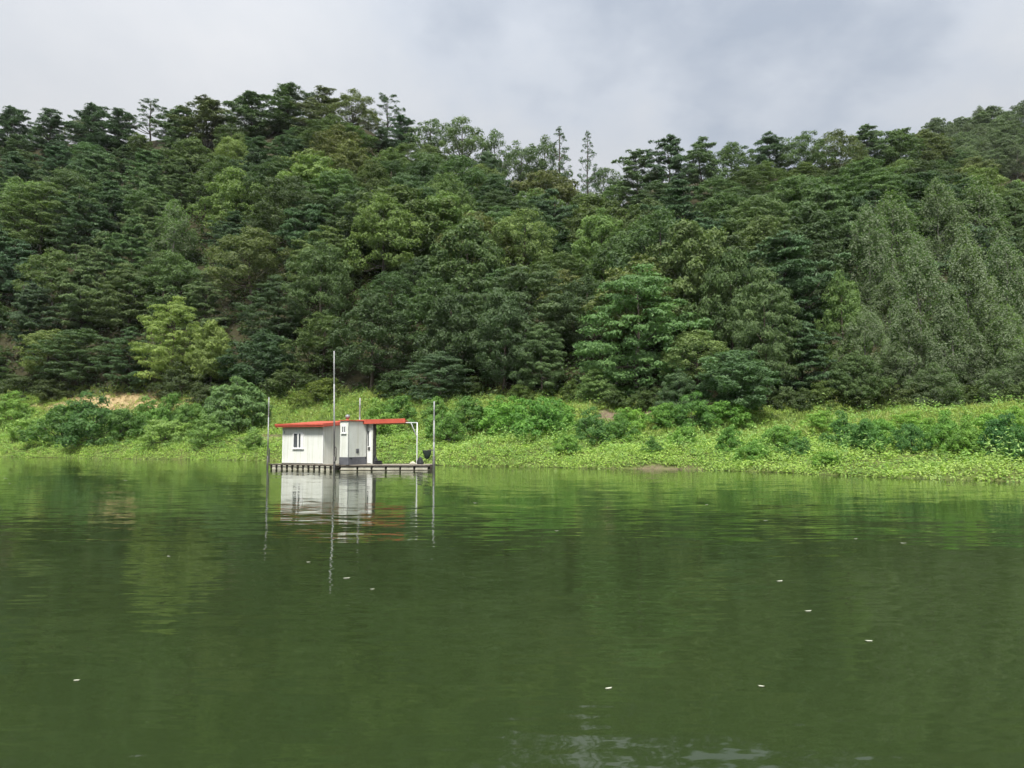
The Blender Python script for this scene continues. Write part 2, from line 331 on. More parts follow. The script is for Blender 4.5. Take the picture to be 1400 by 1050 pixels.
PROTO = {}
def make_protos():
    # broadleaf: several outlines
    profs = [lambda u: np.sin(np.pi * np.clip(.16 + .80 * u, 0, 1)) ** .6, lambda u: (1 - u ** 2.2) ** .6 * (.72 + .28 * np.minimum(u * 4, 1)), lambda u: np.sin(np.pi * np.clip(.28 + .69 * u, 0, 1)) ** .75]
    for i in range(9):
        rng = np.random.default_rng(100 + i); H, R = 11, 4.3 + .3 * (i % 3)
        C, r = scatter_clumps(rng, 105, H, .12 + .05 * (i % 3), R, profs[i % 3], .95 if i % 2 else .82, lump=.24 + .06 * (i % 4))
        cr = clump_crown('broadleaf_crown', rng, C, r, .62, 210, .30 if i % 2 else .25, M['leaf'])
        tr = trunk_mesh('broadleaf_trunk', rng, H, .2, H * .8, C[rng.permutation(len(C))[:16]], M['bark'])
        PROTO.setdefault('broadleaf', []).append((cr, tr, H, R))
    # layered broadleaf with flat sprays
    for i in range(4):
        rng = np.random.default_rng(150 + i); H, R = 11, 5.0
        C, r = scatter_clumps(rng, 120, H, .08, R, profs[1 if i % 2 else 0], .95, lump=.3)
        cr = clump_crown('layered_crown', rng, C, r * 1.08, .36, 190, .27, M['leaf'], aspect=.5, up=.55, jit=.45)
        tr = trunk_mesh('layered_trunk', rng, H, .21, H * .8, C[rng.permutation(len(C))[:16]], M['bark'])
        PROTO.setdefault('layered', []).append((cr, tr, H, R))
    # open, see-through ridge tree
    for i in range(4):
        rng = np.random.default_rng(200 + i); H, R = 11.5, 4.6
        C, r = scatter_clumps(rng, 50, H, .36, R, profs[2], .95, lump=.42, inner=.3, gap=.66)
        cr = clump_crown('open_crown', rng, C, r, .58, 185, .26, M['leaf'])
        tr = trunk_mesh('open_trunk', rng, H, .19, H * .86, C, M['bark'], start=.3)
        PROTO.setdefault('open', []).append((cr, tr, H, R))
    # red pine: flat needle pads on whorled branches
    for i in range(7):
        rng = np.random.default_rng(300 + i); H = 11.; C, r = [], []
        zb = (.10, .14, .20)[i % 3] * H; z = zb; Rm = 4.0 + .4 * (i % 2)
        while z < H - .3:
            f = (z - zb) / (H - zb); Lm = Rm * (1 - f ** 2.2) ** .8 * (.8 + .2 * min(1, f * 5)) + .45; nb = rng.integers(5, 8) if f < .8 else 4
            a0 = rng.uniform(0, 6.28)
            for b in range(nb):
                a = a0 + b * 6.283 / nb + rng.normal(0, .3); Lb = Lm * rng.uniform(.45, 1.2); zo = rng.normal(0, .35)
                for q in np.arange(.38 if Lb > 1.6 else .6, 1.01, .62 / max(Lb, .8) + .12):
                    C.append([math.cos(a) * Lb * q + rng.normal(0, .15), math.sin(a) * Lb * q + rng.normal(0, .15), z + zo + .22 * Lb * q * rng.uniform(.3, 1.2) + rng.normal(0, .1)]); r.append(rng.uniform(.6, 1.0) * (1.1 - .3 * q))
            z += rng.uniform(.75, 1.15)
        C.append([0, 0, H - .1]); r.append(.4)
        C, r = np.array(C), np.array(r)
        cr = clump_crown('pine_crown', rng, C, r, .36, 260, .38, M['needle'], aspect=.26, up=.75, jit=.8, axis_up=.45)
        tr = trunk_mesh('pine_trunk', rng, H, .18, H * .95, C[rng.permutation(len(C))[:26]], M['bark'], bend=.6, start=.18)
        PROTO.setdefault('pine', []).append((cr, tr, H, Rm))
    # thin skyline pine with bare gaps between its branches
    for i in range(2):
        rng = np.random.default_rng(350 + i); H = 10.; C, r = [], []
        for z in np.arange(3.6, 9.8, .8):
            for b in range(4):
                a = rng.uniform(0, 6.28); Lb = (1.1 + 2.3 * (1 - ((z - 3.6) / 6.6) ** 1.6)) * rng.uniform(.5, 1.2)
                for q in (.6, 1.): C.append([math.cos(a) * Lb * q, math.sin(a) * Lb * q, z + .35 * Lb * q + rng.normal(0, .08)]); r.append(rng.uniform(.3, .55))
        C, r = np.array(C), np.array(r)
        cr = clump_crown('thin_pine_crown', rng, C, r, .35, 300, .34, M['needle'], aspect=.2, up=.7, jit=.8, axis_up=.5)
        tr = trunk_mesh('thin_pine_trunk', rng, H, .15, H * .98, C[1::2], M['bark'], bend=.8, start=.3)
        PROTO.setdefault('thin_pine', []).append((cr, tr, H, 3.2))
    # narrow spire conifer
    for i in range(2):
        rng = np.random.default_rng(370 + i); H = 13.; C, r = [], []
        for z in np.arange(2.6, 12.6, .55):
            f = (z - 2.6) / 10.4; Lm = 2.3 * (1 - f) ** .8 + .15
            for b in range(5):
                a = rng.uniform(0, 6.28); Lb = Lm * rng.uniform(.55, 1.15)
                C.append([math.cos(a) * Lb, math.sin(a) * Lb, z - .12 * Lb + rng.normal(0, .1)]); r.append(rng.uniform(.3, .55) * (1.1 - .5 * f))
        C.append([0, 0, 12.8]); r.append(.25); C.append([0, 0, 12.2]); r.append(.3)
        C, r = np.array(C), np.array(r)
        cr = clump_crown('spire_crown', rng, C, r, .5, 260, .30, M['needle'], aspect=.22, up=.3, jit=.8)
        tr = trunk_mesh('spire_trunk', rng, H, .16, 12.9, C[rng.permutation(len(C))[:24]], M['bark'], bend=.1, start=.15)
        PROTO.setdefault('spire', []).append((cr, tr, H, 2.2))
    # poplars: upright plumes of small pale-backed leaves
    for i in range(6):
        rng = np.random.default_rng(400 + i); H, R = 12, 3.3 + .3 * (i % 2)
        C, r = scatter_clumps(rng, 95, H, .10, R, lambda u: (1 - u ** 1.8) ** .6 * (.75 + .25 * np.minimum(u * 3, 1)), .72, lump=.35, gap=.56)
        cr = clump_crown('poplar_crown', rng, C, r * .92, 1.5, 430, .175, M['silver'], aspect=.7, up=.45, jit=.62)
        tr = trunk_mesh('poplar_trunk', rng, H, .15, H * .9, C[rng.permutation(len(C))[:18]], M['greybark'], bend=.3, start=.12)
        PROTO.setdefault('poplar', []).append((cr, tr, H, R))
    # shrubs
    for i in range(5):
        rng = np.random.default_rng(500 + i); H, R = 2.0, 1.6
        C, r = scatter_clumps(rng, 62, H, .04, R, lambda u: (1 - u ** 2.4) ** .5, .30, lump=.3, gap=.6)
        cr = clump_crown('shrub_foliage', rng, C, r * 1.1, .7, 900, .15, M['shrubleaf'], aspect=.5, up=.4)
        tr = trunk_mesh('shrub_stems', rng, H, .03, H * .6, C[:18], M['bark'], bend=.1, start=.02)
        PROTO.setdefault('shrub', []).append((cr, tr, H, R))
make_protos()
def dome_shrub():
    rng = np.random.default_rng(560); H, R = 2.0, 1.6
    C, r = scatter_clumps(rng, 190, H, .03, R, lambda u: (1 - u ** 2.6) ** .5, .21, lump=.07, inner=.08, gap=.5, tries=20000)
    cr = clump_crown('dome_shrub_foliage', rng, C, r * 1.1, .55, 1500, .12, M['shrubleaf'], aspect=.5, up=.5)
    tr = trunk_mesh('dome_shrub_stems', rng, H, .03, H * .6, C[:24], M['bark'], bend=.1, start=.02)
    PROTO['dome'] = [(cr, tr, H, R)]
dome_shrub()

# ------------------------------------------------------------------ which trees stand where
rng = np.random.default_rng(77)
C_DARK, C_MID, C_LIGHT, C_YEL, C_PINE, C_PINE2, C_SIL, C_OLIVE = (0.064, 0.101, 0.043), (0.093, 0.144, 0.054), (0.146, 0.211, 0.072), (0.224, 0.296, 0.084), (0.069, 0.122, 0.054), (0.094, 0.151, 0.058), (0.138, 0.195, 0.098), (0.113, 0.143, 0.055)
# (x, y of the crown top, crown width in photo pixels; height in m; kind; leaf colour)
HAND = [
 (325, 236, 112, 11.5, 'broadleaf', C_LIGHT), (238, 280, 80, 10, 'poplar', (0.136, 0.195, 0.093)), (238, 408, 92, 10.5, 'layered', C_YEL), (290, 440, 78, 8.5, 'broadleaf', (0.196, 0.254, 0.079)),
 (525, 266, 120, 12, 'broadleaf', (0.154, 0.220, 0.068)), (640, 300, 120, 12, 'broadleaf', C_MID), (715, 285, 110, 11, 'broadleaf', (0.153, 0.212, 0.070)), (822, 286, 92, 10, 'broadleaf', (0.147, 0.227, 0.074)),
 (870, 368, 170, 13.5, 'layered', (0.118, 0.210, 0.075)), (945, 300, 120, 12, 'broadleaf', (0.119, 0.166, 0.061)), (1000, 335, 100, 11, 'broadleaf', C_MID), (1045, 372, 105, 12, 'layered', (0.101, 0.152, 0.061)), (440, 330, 100, 11, 'broadleaf', C_MID),
 (1005, 478, 120, 6.5, 'broadleaf', (0.096, 0.165, 0.075)), (1095, 440, 110, 9.5, 'pine', C_PINE), (1150, 372, 85, 9.5, 'broadleaf', (0.130, 0.202, 0.065)), (600, 480, 95, 6.0, 'layered', (0.078, 0.126, 0.064)), (740, 442, 78, 7, 'layered', (0.102, 0.160, 0.065)),
 (815, 500, 60, 4.2, 'broadleaf', (0.156, 0.236, 0.083)), (928, 505, 60, 4.2, 'broadleaf', (0.094, 0.151, 0.071)), (510, 400, 120, 11, 'broadleaf', C_DARK), (620, 395, 110, 11, 'broadleaf', C_DARK), (690, 400, 100, 10, 'broadleaf', (0.075, 0.119, 0.054)),
 (1255, 333, 90, 12, 'poplar', C_SIL), (1320, 322, 95, 12.5, 'poplar', (0.179, 0.229, 0.113)), (1335, 252, 110, 12, 'poplar', C_SIL), (1280, 250, 90, 11, 'poplar', (0.153, 0.204, 0.109)), (1185, 286, 95, 11, 'poplar', (0.136, 0.195, 0.101)), (1180, 422, 75, 8.5, 'poplar', (0.187, 0.230, 0.143)),
 (1240, 420, 80, 9.5, 'poplar', C_SIL), (1300, 400, 85, 10, 'poplar', (0.128, 0.178, 0.091)), (1375, 425, 90, 9, 'poplar', (0.179, 0.230, 0.128)), (1370, 330, 90, 12, 'poplar', (0.128, 0.178, 0.091)), (1225, 470, 80, 6.5, 'poplar', (0.109, 0.152, 0.072)), (1330, 470, 90, 6.5, 'poplar', (0.100, 0.144, 0.071)), (1400, 480, 80, 6.5, 'poplar', (0.109, 0.152, 0.080)), (1170, 480, 70, 6.5, 'broadleaf', C_MID), (1275, 500, 80, 5, 'poplar', (0.100, 0.144, 0.071)), (1370, 505, 80, 5, 'poplar', (0.109, 0.152, 0.080)),
 # the skyline, left to right
 (18, 147, 62, 10, 'pine', C_PINE), (70, 152, 64, 9.5, 'pine', C_PINE), (128, 143, 60, 9.5, 'pine', C_PINE), (165, 152, 60, 9, 'pine', C_PINE), (207, 138, 64, 10, 'thin_pine', C_PINE), (245, 146, 60, 9, 'pine', C_PINE2), (285, 134, 74, 10, 'pine', C_OLIVE), (345, 126, 80, 10, 'pine', C_PINE2), (395, 119, 78, 10, 'pine', C_PINE2), (440, 122, 74, 10, 'pine', C_OLIVE), (482, 124, 70, 9.5, 'open', C_OLIVE),
 (530, 130, 56, 10.5, 'thin_pine', C_PINE), (590, 162, 70, 10, 'open', C_MID), (632, 160, 84, 12, 'open', (0.110, 0.160, 0.065)), (676, 178, 60, 11, 'open', C_PINE2), (712, 194, 74, 11, 'open', C_MID), (745, 186, 60, 11, 'open', C_MID), (765, 172, 46, 13, 'spire', C_PINE), (803, 178, 40, 12.5, 'spire', C_PINE),
 (826, 226, 52, 6.5, 'open', C_MID), (872, 204, 66, 9.5, 'pine', C_PINE2), (915, 184, 64, 10.5, 'pine', C_PINE), (958, 192, 62, 9.5, 'pine', C_PINE2), (1000, 194, 60, 9, 'broadleaf', C_MID), (1052, 182, 62, 9.5, 'pine', C_PINE), (1098, 184, 62, 9.5, 'broadleaf', C_MID), (1142, 178, 64, 9.5, 'broadleaf', C_OLIVE), (1185, 170, 62, 10, 'pine', C_PINE2), (1225, 176, 62, 9.5, 'broadleaf', C_MID), (1262, 178, 62, 9.5, 'broadleaf', C_OLIVE),
]
TREES = []      # x, y, z, height, crown width m, kind, colour
def solve(px, py, H, lo, hi=262):
    r = pix_ray(px, py); ds = np.arange(lo, hi, .5); g = terrain(ds * r[0] / r[1], ds) + H - (CAMH + ds * r[2] / r[1])
    k = np.nonzero(g >= 0)[0]
    d = ds[k[0]] if len(k) else ds[np.argmax(g)]
    return d * r[0] / r[1], d
for px, py, w, H, kind, col in HAND:
    r = pix_ray(px, py); lo = float(D1(px)) - (3 if py > 470 else -1)
    x, y = solve(px, py, H, lo); z = float(terrain(x, y))
    if kind == 'poplar': col = tuple(np.array(col) * (1.05, 1.2, .82) * rng.uniform(.8, 1.3))
    H2 = CAMH + y * r[2] / r[1] - z                          # the top stays where the photo shows it
    if not .6 * H < H2 < 1.4 * H: H2 = min(max(H2, .6 * H), 1.4 * H)
    TREES.append((x, y, z, H2, w / FPX * y * (1.22 if py < 232 and kind in ('pine', 'broadleaf') else 1), kind, col))
for a, b, st in ((-110, 545, 27), (850, 1300, 27)):          # a second row closes the skyline
    for px in np.arange(a, b, st):
        px = px + rng.uniform(-8, 8); py = float(SKY(px)) + rng.uniform(4, 20); kind = 'pine' if rng.uniform() < (.6 if px < 500 else .35) else 'broadleaf'
        y = float(DR(px)) + rng.uniform(1, 5); r = pix_ray(px, py); x = y * r[0] / r[1]; z = float(terrain(x, y)); H = max(CAMH + y * r[2] / r[1] - z, 4.)
        col = [C_PINE, C_PINE2, C_OLIVE, C_MID][int(rng.integers(4))]
        TREES.append((x, y, z, H, H * rng.uniform(.75, .95) + 1.4, kind, col))
NH = len(TREES)
cand = []
for px in np.arange(-110, 1505, 42):                          # the front row along the foot of the wood first
    q = px + rng.uniform(-12, 12); d = float(D1(q)) + rng.uniform(.6, 3.0); cand.append(((q - 700) / FPX * d, d))
for _ in range(9000): cand.append((rng.uniform(-118, 170), rng.uniform(58, 255)))
for x, y in cand:
    p = float(ppx(x, y)); d1, dr = float(D1(p)), float(DR(p))
    far = y > dr + 25
    if p < -115 or p > 1505 or y < d1 + .5: continue
    if far and (p < 1262 or y < 190 or y > 243): continue
    if not far and y > dr + 2: continue
    z = float(terrain(x, y)); edge = y < d1 + 9
    H = rng.uniform(8.2, 11.5) * (.72 if y < d1 + 5 else .88 if edge else 1)
    _, pt = project(x, y, z + H); pt = float(pt)
    lim = float(FSKY(p) if far else SKY(p)) + rng.uniform(2, 26)
    if pt < lim: H = max(4.0, H - (lim - pt) / FPX * y * 1.02); _, pt = project(x, y, z + H); pt = float(pt)
    u = rng.uniform()
    if far: kind = 'broadleaf' if u < .6 else 'poplar'
    elif p > 1120 and pt > 270: kind = 'poplar' if u < .5 else ('broadleaf' if u < .9 else 'pine')
    elif p < 420 and pt < 330: kind = 'pine' if u < .6 else ('broadleaf' if u < .9 else 'layered')
    elif p < 200 and pt < 480: kind = 'pine' if u < .45 else ('layered' if u < .7 else 'broadleaf')
    elif p > 880 and pt < 400: kind = 'pine' if u < .3 else ('layered' if u < .6 else 'broadleaf')
    else: kind = 'broadleaf' if u < .66 else ('layered' if u < .92 else 'pine')
    sep = 4.6 if y > 130 else 5.0
    if any((x - t[0]) ** 2 + (y - t[1]) ** 2 < (sep if i >= NH else max(sep * .9, t[4] * .40)) ** 2 for i, t in enumerate(TREES)): continue
    # keep the hand-placed crowns in clear view: nothing tall straight in front of them
    hide = False
    for t in TREES[:NH]:
        if y < t[1] - .5:
            u0, v0 = project(t[0], t[1], t[2] + t[3]); wpx = t[4] / t[1] * FPX
            if abs(p - float(u0)) < wpx * .42 + 14 and float(v0) - 6 < pt < float(v0) + wpx * .5: hide = True; break
    if hide:
        H = max(H * .62, 5.2); _, pt = project(x, y, z + H); pt = float(pt)
    b = {'broadleaf': [C_DARK, C_MID, C_MID, C_OLIVE, C_LIGHT], 'layered': [C_DARK, C_MID, (0.094, 0.151, 0.064)], 'pine': [C_PINE, C_PINE, C_PINE2], 'poplar': [C_SIL, (0.128, 0.178, 0.091), (0.153, 0.204, 0.102)]}[kind]
    col = np.array(b[rng.integers(len(b))]) * rng.uniform(.85, 1.15) * np.array([rng.uniform(.9, 1.12), 1, rng.uniform(.9, 1.1)])
    if kind == 'poplar': col = col * np.array((1.05, 1.2, .82)) * rng.uniform(.72, 1.25)
    if far: col = np.array((0.109, 0.152, 0.077)) * rng.uniform(.85, 1.15)
    W = H * {'broadleaf': .86, 'layered': .95, 'pine': .74, 'poplar': .62}[kind] * rng.uniform(.92, 1.25) + (1.8 if H < 7 else 1.1)
    TREES.append((x, y, z, H, W, kind, tuple(col)))

# drop the trees that the photo shows nothing of (wholly behind nearer crowns)
def visible_share(items):
    gw, gh = 350, 263; buf = np.full((gh, gw), -1); gx, gy = np.meshgrid(np.arange(gw) * 4 + 2, np.arange(gh) * 4 + 2)
    for i in sorted(range(len(items)), key=lambda i: -items[i][1]):
        x, y, z, H, W = items[i][:5]; u, v = project(x, y, z + H * .56); a = W / 2 / y * FPX * .9; b = H * .46 / y * FPX
        buf[((gx - u) / a) ** 2 + ((gy - v) / b) ** 2 < 1] = i
    return np.bincount(buf[buf >= 0], minlength=len(items)) * 16
vis = visible_share(TREES)
keep = [i for i in range(len(TREES)) if vis[i] >= 110 or (i < NH and vis[i] > 16) or not -30 < float(project(*TREES[i][:3])[0]) < 1430]
TREES = [TREES[i] for i in keep]

# ------------------------------------------------------------------ wording that singles each one out
ORD = ['leftmost'] + [w + ' from left' for w in ('second third fourth fifth sixth seventh eighth ninth tenth eleventh twelfth thirteenth fourteenth fifteenth sixteenth').split()]
NUM = ['no', 'one', 'two', 'three', 'four', 'five', 'six', 'seven', 'eight', 'nine', 'ten']
COLS = [(-400, -25, 'beyond the left picture border'), (1425, 1900, 'beyond the right picture border'), (-25, 95, 'at far left edge'), (95, 250, 'above the bare tan patch'), (250, 372, 'above the big round shrub'), (372, 462, 'above the white cabin'), (462, 590, 'above the open raft deck'), (590, 700, 'just right of the raft'),
        (700, 850, 'below the dip in the ridge'), (850, 1000, 'just right of the ridge dip'), (1000, 1140, 'over the right half of bank'), (1140, 1270, 'toward the right side'), (1270, 1425, 'at far right edge')]
def colour_word(c):
    r, g, b = c
    if g > .232: return 'bright yellow-green'
    if b > .075 and b / g > .4: return 'pale grey-green'
    if g > .175: return 'light green'
    if g < .118: return 'dark green'
    if r / g > .72: return 'olive green'
    return 'mid green'
def column(px): return next(t for a, b, t in COLS if a <= px < b)
def assign(keys):
    """keys: list of (phrase before, phrase after, px) -> labels with an ordinal only where several share the words"""
    d = {}
    for i, k in enumerate(keys): d.setdefault(k[:2], []).append(i)
    out = [''] * len(keys)
    for (a, b), ids in d.items():
        ids.sort(key=lambda i: keys[i][2])
        for n, i in enumerate(ids):
            if len(ids) == 1: out[i] = 'the only ' + a + ' ' + b
            else:
                o = 'rightmost' if n == len(ids) - 1 else ORD[min(n, 15)]
                out[i] = o + ' ' + a + ' ' + b
    return out
KW = {'broadleaf': ('broadleaf_tree', 'round tree'), 'layered': ('broadleaf_tree', 'layered tree'), 'open': ('broadleaf_tree', 'see-through tree'), 'pine': ('pine_tree', 'pine'), 'thin_pine': ('pine_tree', 'sparse pine'), 'spire': ('fir_tree', 'spire-shaped conifer'), 'poplar': ('poplar_tree', 'feathery poplar')}
keys = []
for x, y, z, H, W, kind, col in TREES:
    u, v = project(x, y, z + H); u, v = float(u), float(v); base = float(project(x, y, z)[1])
    if y > 185: row = 'on far hill'
    elif v < float(SKY(u)) + 9: row = 'on skyline'
    elif v < 255: row = 'high on slope'
    elif v < 350: row = 'upper mid slope'
    elif v < 440: row = 'lower mid slope'
    else: row = 'at wood edge'
    keys.append((colour_word(col) + ' ' + KW[kind][1], row + ' ' + column(u), u))
labels = assign(keys)
for i, (x, y, z, H, W, kind, col) in enumerate(TREES):
    cr, tr, h0, r0 = PROTO[kind][int(rng.integers(len(PROTO[kind])))]
    e = empty(KW[kind][0], (x, y, z), rng.uniform(0, 6.28)); sx = W / 2 / r0 * .92; e.scale = (sx, sx, H / h0)
    tag(e, labels[i], 'tree', 'trees on the wooded hill')
    c = link('crown', cr, e); c.color = (*[q * 1.12 for q in col], 1)
    link('trunk', tr, e)

# ------------------------------------------------------------------ shrubs on the bank and along the wood
SHR = [  # base px, base py, width px, height px, colour
 (325, 597, 92, 66, (.150, .245, .090)), (90, 608, 74, 40, (0.101, 0.153, 0.042)), (128, 611, 70, 44, (0.081, 0.133, 0.042)), (165, 607, 56, 36, (0.107, 0.156, 0.045)), (205, 594, 50, 30, (0.144, 0.211, 0.055)), (232, 590, 44, 34, (0.135, 0.195, 0.050)), (262, 592, 46, 30, (0.135, 0.187, 0.055)),
 (15, 588, 50, 28, (0.193, 0.250, 0.063)), (45, 602, 50, 24, (0.231, 0.281, 0.083)), (225, 612, 60, 28, (0.212, 0.250, 0.077)), (285, 612, 44, 24, (0.164, 0.211, 0.063)), (345, 618, 30, 18, (0.174, 0.218, 0.063)),
 (640, 596, 58, 32, (0.107, 0.164, 0.045)), (690, 600, 66, 42, (0.144, 0.234, 0.047)), (735, 603, 72, 46, (0.126, 0.211, 0.047)), (765, 598, 46, 34, (0.135, 0.218, 0.047)), (608, 606, 46, 32, (0.144, 0.211, 0.055)), (520, 604, 50, 36, (0.174, 0.234, 0.055)), (545, 590, 56, 30, (0.126, 0.187, 0.050)), (595, 585, 40, 26, (0.135, 0.195, 0.050)),
 (808, 607, 46, 30, (0.096, 0.156, 0.047)), (845, 605, 40, 24, (0.116, 0.180, 0.047)), (775, 622, 34, 20, (0.154, 0.226, 0.050)), (862, 594, 46, 26, (0.174, 0.250, 0.050)), (905, 594, 46, 26, (0.144, 0.218, 0.047)), (945, 595, 56, 32, (0.107, 0.172, 0.047)), (985, 592, 56, 28, (0.135, 0.211, 0.047)), (1010, 589, 40, 22, (0.164, 0.234, 0.050)),
 (893, 622, 24, 16, (0.096, 0.156, 0.042)), (935, 612, 36, 22, (0.174, 0.250, 0.055)), (998, 622, 40, 26, (0.126, 0.203, 0.047)), (1030, 634, 44, 22, (0.135, 0.211, 0.047)), (1066, 622, 50, 28, (0.144, 0.218, 0.050)), (1092, 626, 30, 22, (0.096, 0.164, 0.047)),
 (1155, 614, 44, 32, (0.096, 0.164, 0.047)), (1185, 622, 46, 36, (0.101, 0.172, 0.047)), (1205, 610, 44, 30, (0.135, 0.218, 0.047)), (1245, 622, 40, 34, (0.088, 0.156, 0.047)), (1290, 620, 50, 36, (0.144, 0.226, 0.050)), (1320, 628, 46, 36, (0.164, 0.234, 0.050)), (1368, 632, 54, 42, (0.068, 0.133, 0.042)), (1396, 634, 40, 40, (0.088, 0.156, 0.047)), (1350, 602, 46, 28, (0.174, 0.257, 0.050)), (1240, 592, 46, 20, (0.193, 0.266, 0.050)), (1120, 596, 44, 20, (0.193, 0.266, 0.055)), (1385, 590, 46, 26, (0.184, 0.257, 0.050)), (1130, 640, 34, 16, (0.174, 0.250, 0.050)), (1265, 604, 40, 22, (0.193, 0.266, 0.055)), (1400, 606, 40, 26, (0.193, 0.257, 0.055)),
 # growth along the foot of the wood, the shade there put into its leaf colour
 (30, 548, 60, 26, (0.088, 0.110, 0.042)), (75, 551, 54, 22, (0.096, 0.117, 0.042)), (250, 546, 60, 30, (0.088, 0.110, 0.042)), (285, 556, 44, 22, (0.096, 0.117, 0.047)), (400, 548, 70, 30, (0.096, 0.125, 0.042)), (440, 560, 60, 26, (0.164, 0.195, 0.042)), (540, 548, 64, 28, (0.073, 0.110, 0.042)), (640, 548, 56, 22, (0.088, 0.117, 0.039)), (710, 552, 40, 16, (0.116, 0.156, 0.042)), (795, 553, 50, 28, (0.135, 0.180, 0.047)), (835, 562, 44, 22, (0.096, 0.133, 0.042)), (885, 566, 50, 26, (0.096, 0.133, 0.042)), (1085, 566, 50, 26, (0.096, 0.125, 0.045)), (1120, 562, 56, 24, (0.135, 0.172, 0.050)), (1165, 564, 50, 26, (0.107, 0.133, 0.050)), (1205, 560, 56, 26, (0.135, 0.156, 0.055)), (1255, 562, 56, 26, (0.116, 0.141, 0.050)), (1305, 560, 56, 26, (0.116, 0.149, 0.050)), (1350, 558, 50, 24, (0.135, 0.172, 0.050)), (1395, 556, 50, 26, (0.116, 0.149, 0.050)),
]
def ground_hit(px, py):
    r = pix_ray(px, py); ds = np.arange(24, 130, .1); g = terrain(ds * r[0] / r[1], ds) - (CAMH + ds * r[2] / r[1])
    k = np.nonzero(g >= 0)[0]; d = ds[k[0]] if len(k) else 70.
    return d * r[0] / r[1], d
skeys, sp = [], []
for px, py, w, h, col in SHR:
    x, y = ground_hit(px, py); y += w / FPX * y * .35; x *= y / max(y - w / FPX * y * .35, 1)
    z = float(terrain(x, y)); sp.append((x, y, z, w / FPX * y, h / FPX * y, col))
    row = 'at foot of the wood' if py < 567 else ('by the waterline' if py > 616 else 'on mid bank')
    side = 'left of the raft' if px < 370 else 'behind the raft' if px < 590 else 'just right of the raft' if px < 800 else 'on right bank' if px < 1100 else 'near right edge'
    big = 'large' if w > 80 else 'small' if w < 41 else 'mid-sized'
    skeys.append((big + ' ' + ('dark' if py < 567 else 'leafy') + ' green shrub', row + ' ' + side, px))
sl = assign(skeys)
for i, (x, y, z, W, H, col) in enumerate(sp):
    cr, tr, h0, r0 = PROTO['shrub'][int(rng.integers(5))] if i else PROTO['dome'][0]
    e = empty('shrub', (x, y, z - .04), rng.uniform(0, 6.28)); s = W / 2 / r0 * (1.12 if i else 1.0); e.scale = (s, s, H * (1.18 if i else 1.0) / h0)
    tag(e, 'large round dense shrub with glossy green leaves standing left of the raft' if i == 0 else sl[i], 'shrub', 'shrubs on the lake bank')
    c = link('foliage', cr, e); c.color = (*[q * k for q, k in zip(col, (1, 1, 1) if not i else (.8, .9, .9) if SHR[i][1] < 567 else (1.1, 1.38, 1.3))], 1); link('stems', tr, e)  # shrubs under the wood's edge get darker leaves to paint the shade

# ------------------------------------------------------------------ ground cover on the bank (uncountable)
def bank_points(rng, n, tlo, thi, plo=-140, phi=1560):
    p = rng.uniform(plo, phi, n * 3); t = rng.uniform(tlo, thi, n * 3); y = D0(p) + t * (D1(p) - D0(p)); w = y
    k = rng.uniform(0, 1, n * 3) < w / w.max() * 1.0
    p, t, y = p[k][:n], t[k][:n], y[k][:n]; x = (p - 700) / FPX * y
    return x, y, terrain(x, y), p, t
def build_cover(name, label, seed, n, per, tlo, thi, leaf, aspect, hgt, spread, pal, upright, dens=None, mat='weed', reach=.05):
    rng = np.random.default_rng(seed)
    x, y, z, p, t = bank_points(rng, n, tlo, thi)
    patch = .5 + .5 * wob(x * 1.0 + 13, y, 8.5) * .7 + rng.normal(0, .12, len(x))
    keep = z > -.07
    if dens is not None: keep &= rng.uniform(0, 1, len(x)) < dens(x, y, z, p, t, patch)
    x, y, z, p, t, patch = [a[keep] for a in (x, y, z, p, t, patch)]
    m = len(x); hh = hgt * np.clip(.35 + patch * 1.1 + rng.normal(0, .2, m), .25, 2.0); sp = spread * rng.uniform(.7, 1.3, m)
    d = dirs(rng, m * per, .7 if upright else .5); d[:, 2] = np.abs(d[:, 2])
    o = lambda a: np.repeat(a, per)
    rad = rng.uniform(.35, 1.05, m * per)
    P = np.c_[o(x), o(y), o(z)] + np.c_[d[:, 0] * o(sp) * rad, d[:, 1] * o(sp) * rad, d[:, 2] * o(hh) * rad + reach]
    if upright:
        ax = np.c_[d[:, 0] * .5, d[:, 1] * .5, np.ones(m * per)]; V, T = leaves(rng, P, d * [1, 1, .2], leaf, aspect, axis=ax, jit=.4)
    else: V, T = leaves(rng, P, d + [0, 0, .9], leaf, aspect, jit=.45)
    pal = np.array(pal); q = np.clip(patch + rng.normal(0, .18, m), 0, .999) * (len(pal) - 1); i0 = q.astype(int); f = (q - i0)[:, None]
    tint = (pal[i0] * (1 - f) + pal[np.minimum(i0 + 1, len(pal) - 1)] * f) * rng.uniform(.85, 1.15, (m, 1))
    var = np.clip(rng.normal(.5, .18, m * per), 0, 1)
    me = np_mesh(name, V, T, M[mat], {'var': np.repeat(var, 4), 'tint': np.repeat(tint, per * 4, 0)})
    tag(link(name, me), label, 'weeds', kind='stuff')
nodry = lambda x, y, z: 1 - patch_mask(DRY, x, y, z) - patch_mask(SOIL, x, y, z)
build_cover('ground_cover', 'low carpet of broad-leaved weeds in yellow-green over the lake bank', 11, 40000, 11, -.03, .9, .125, .58, .34, .38,
            [(0.150, 0.251, 0.070), (0.229, 0.358, 0.080), (0.299, 0.439, 0.090), (0.352, 0.466, 0.120), (0.282, 0.394, 0.130)], False, lambda x, y, z, p, t, c: np.clip(nodry(x, y, z), .03, 1))
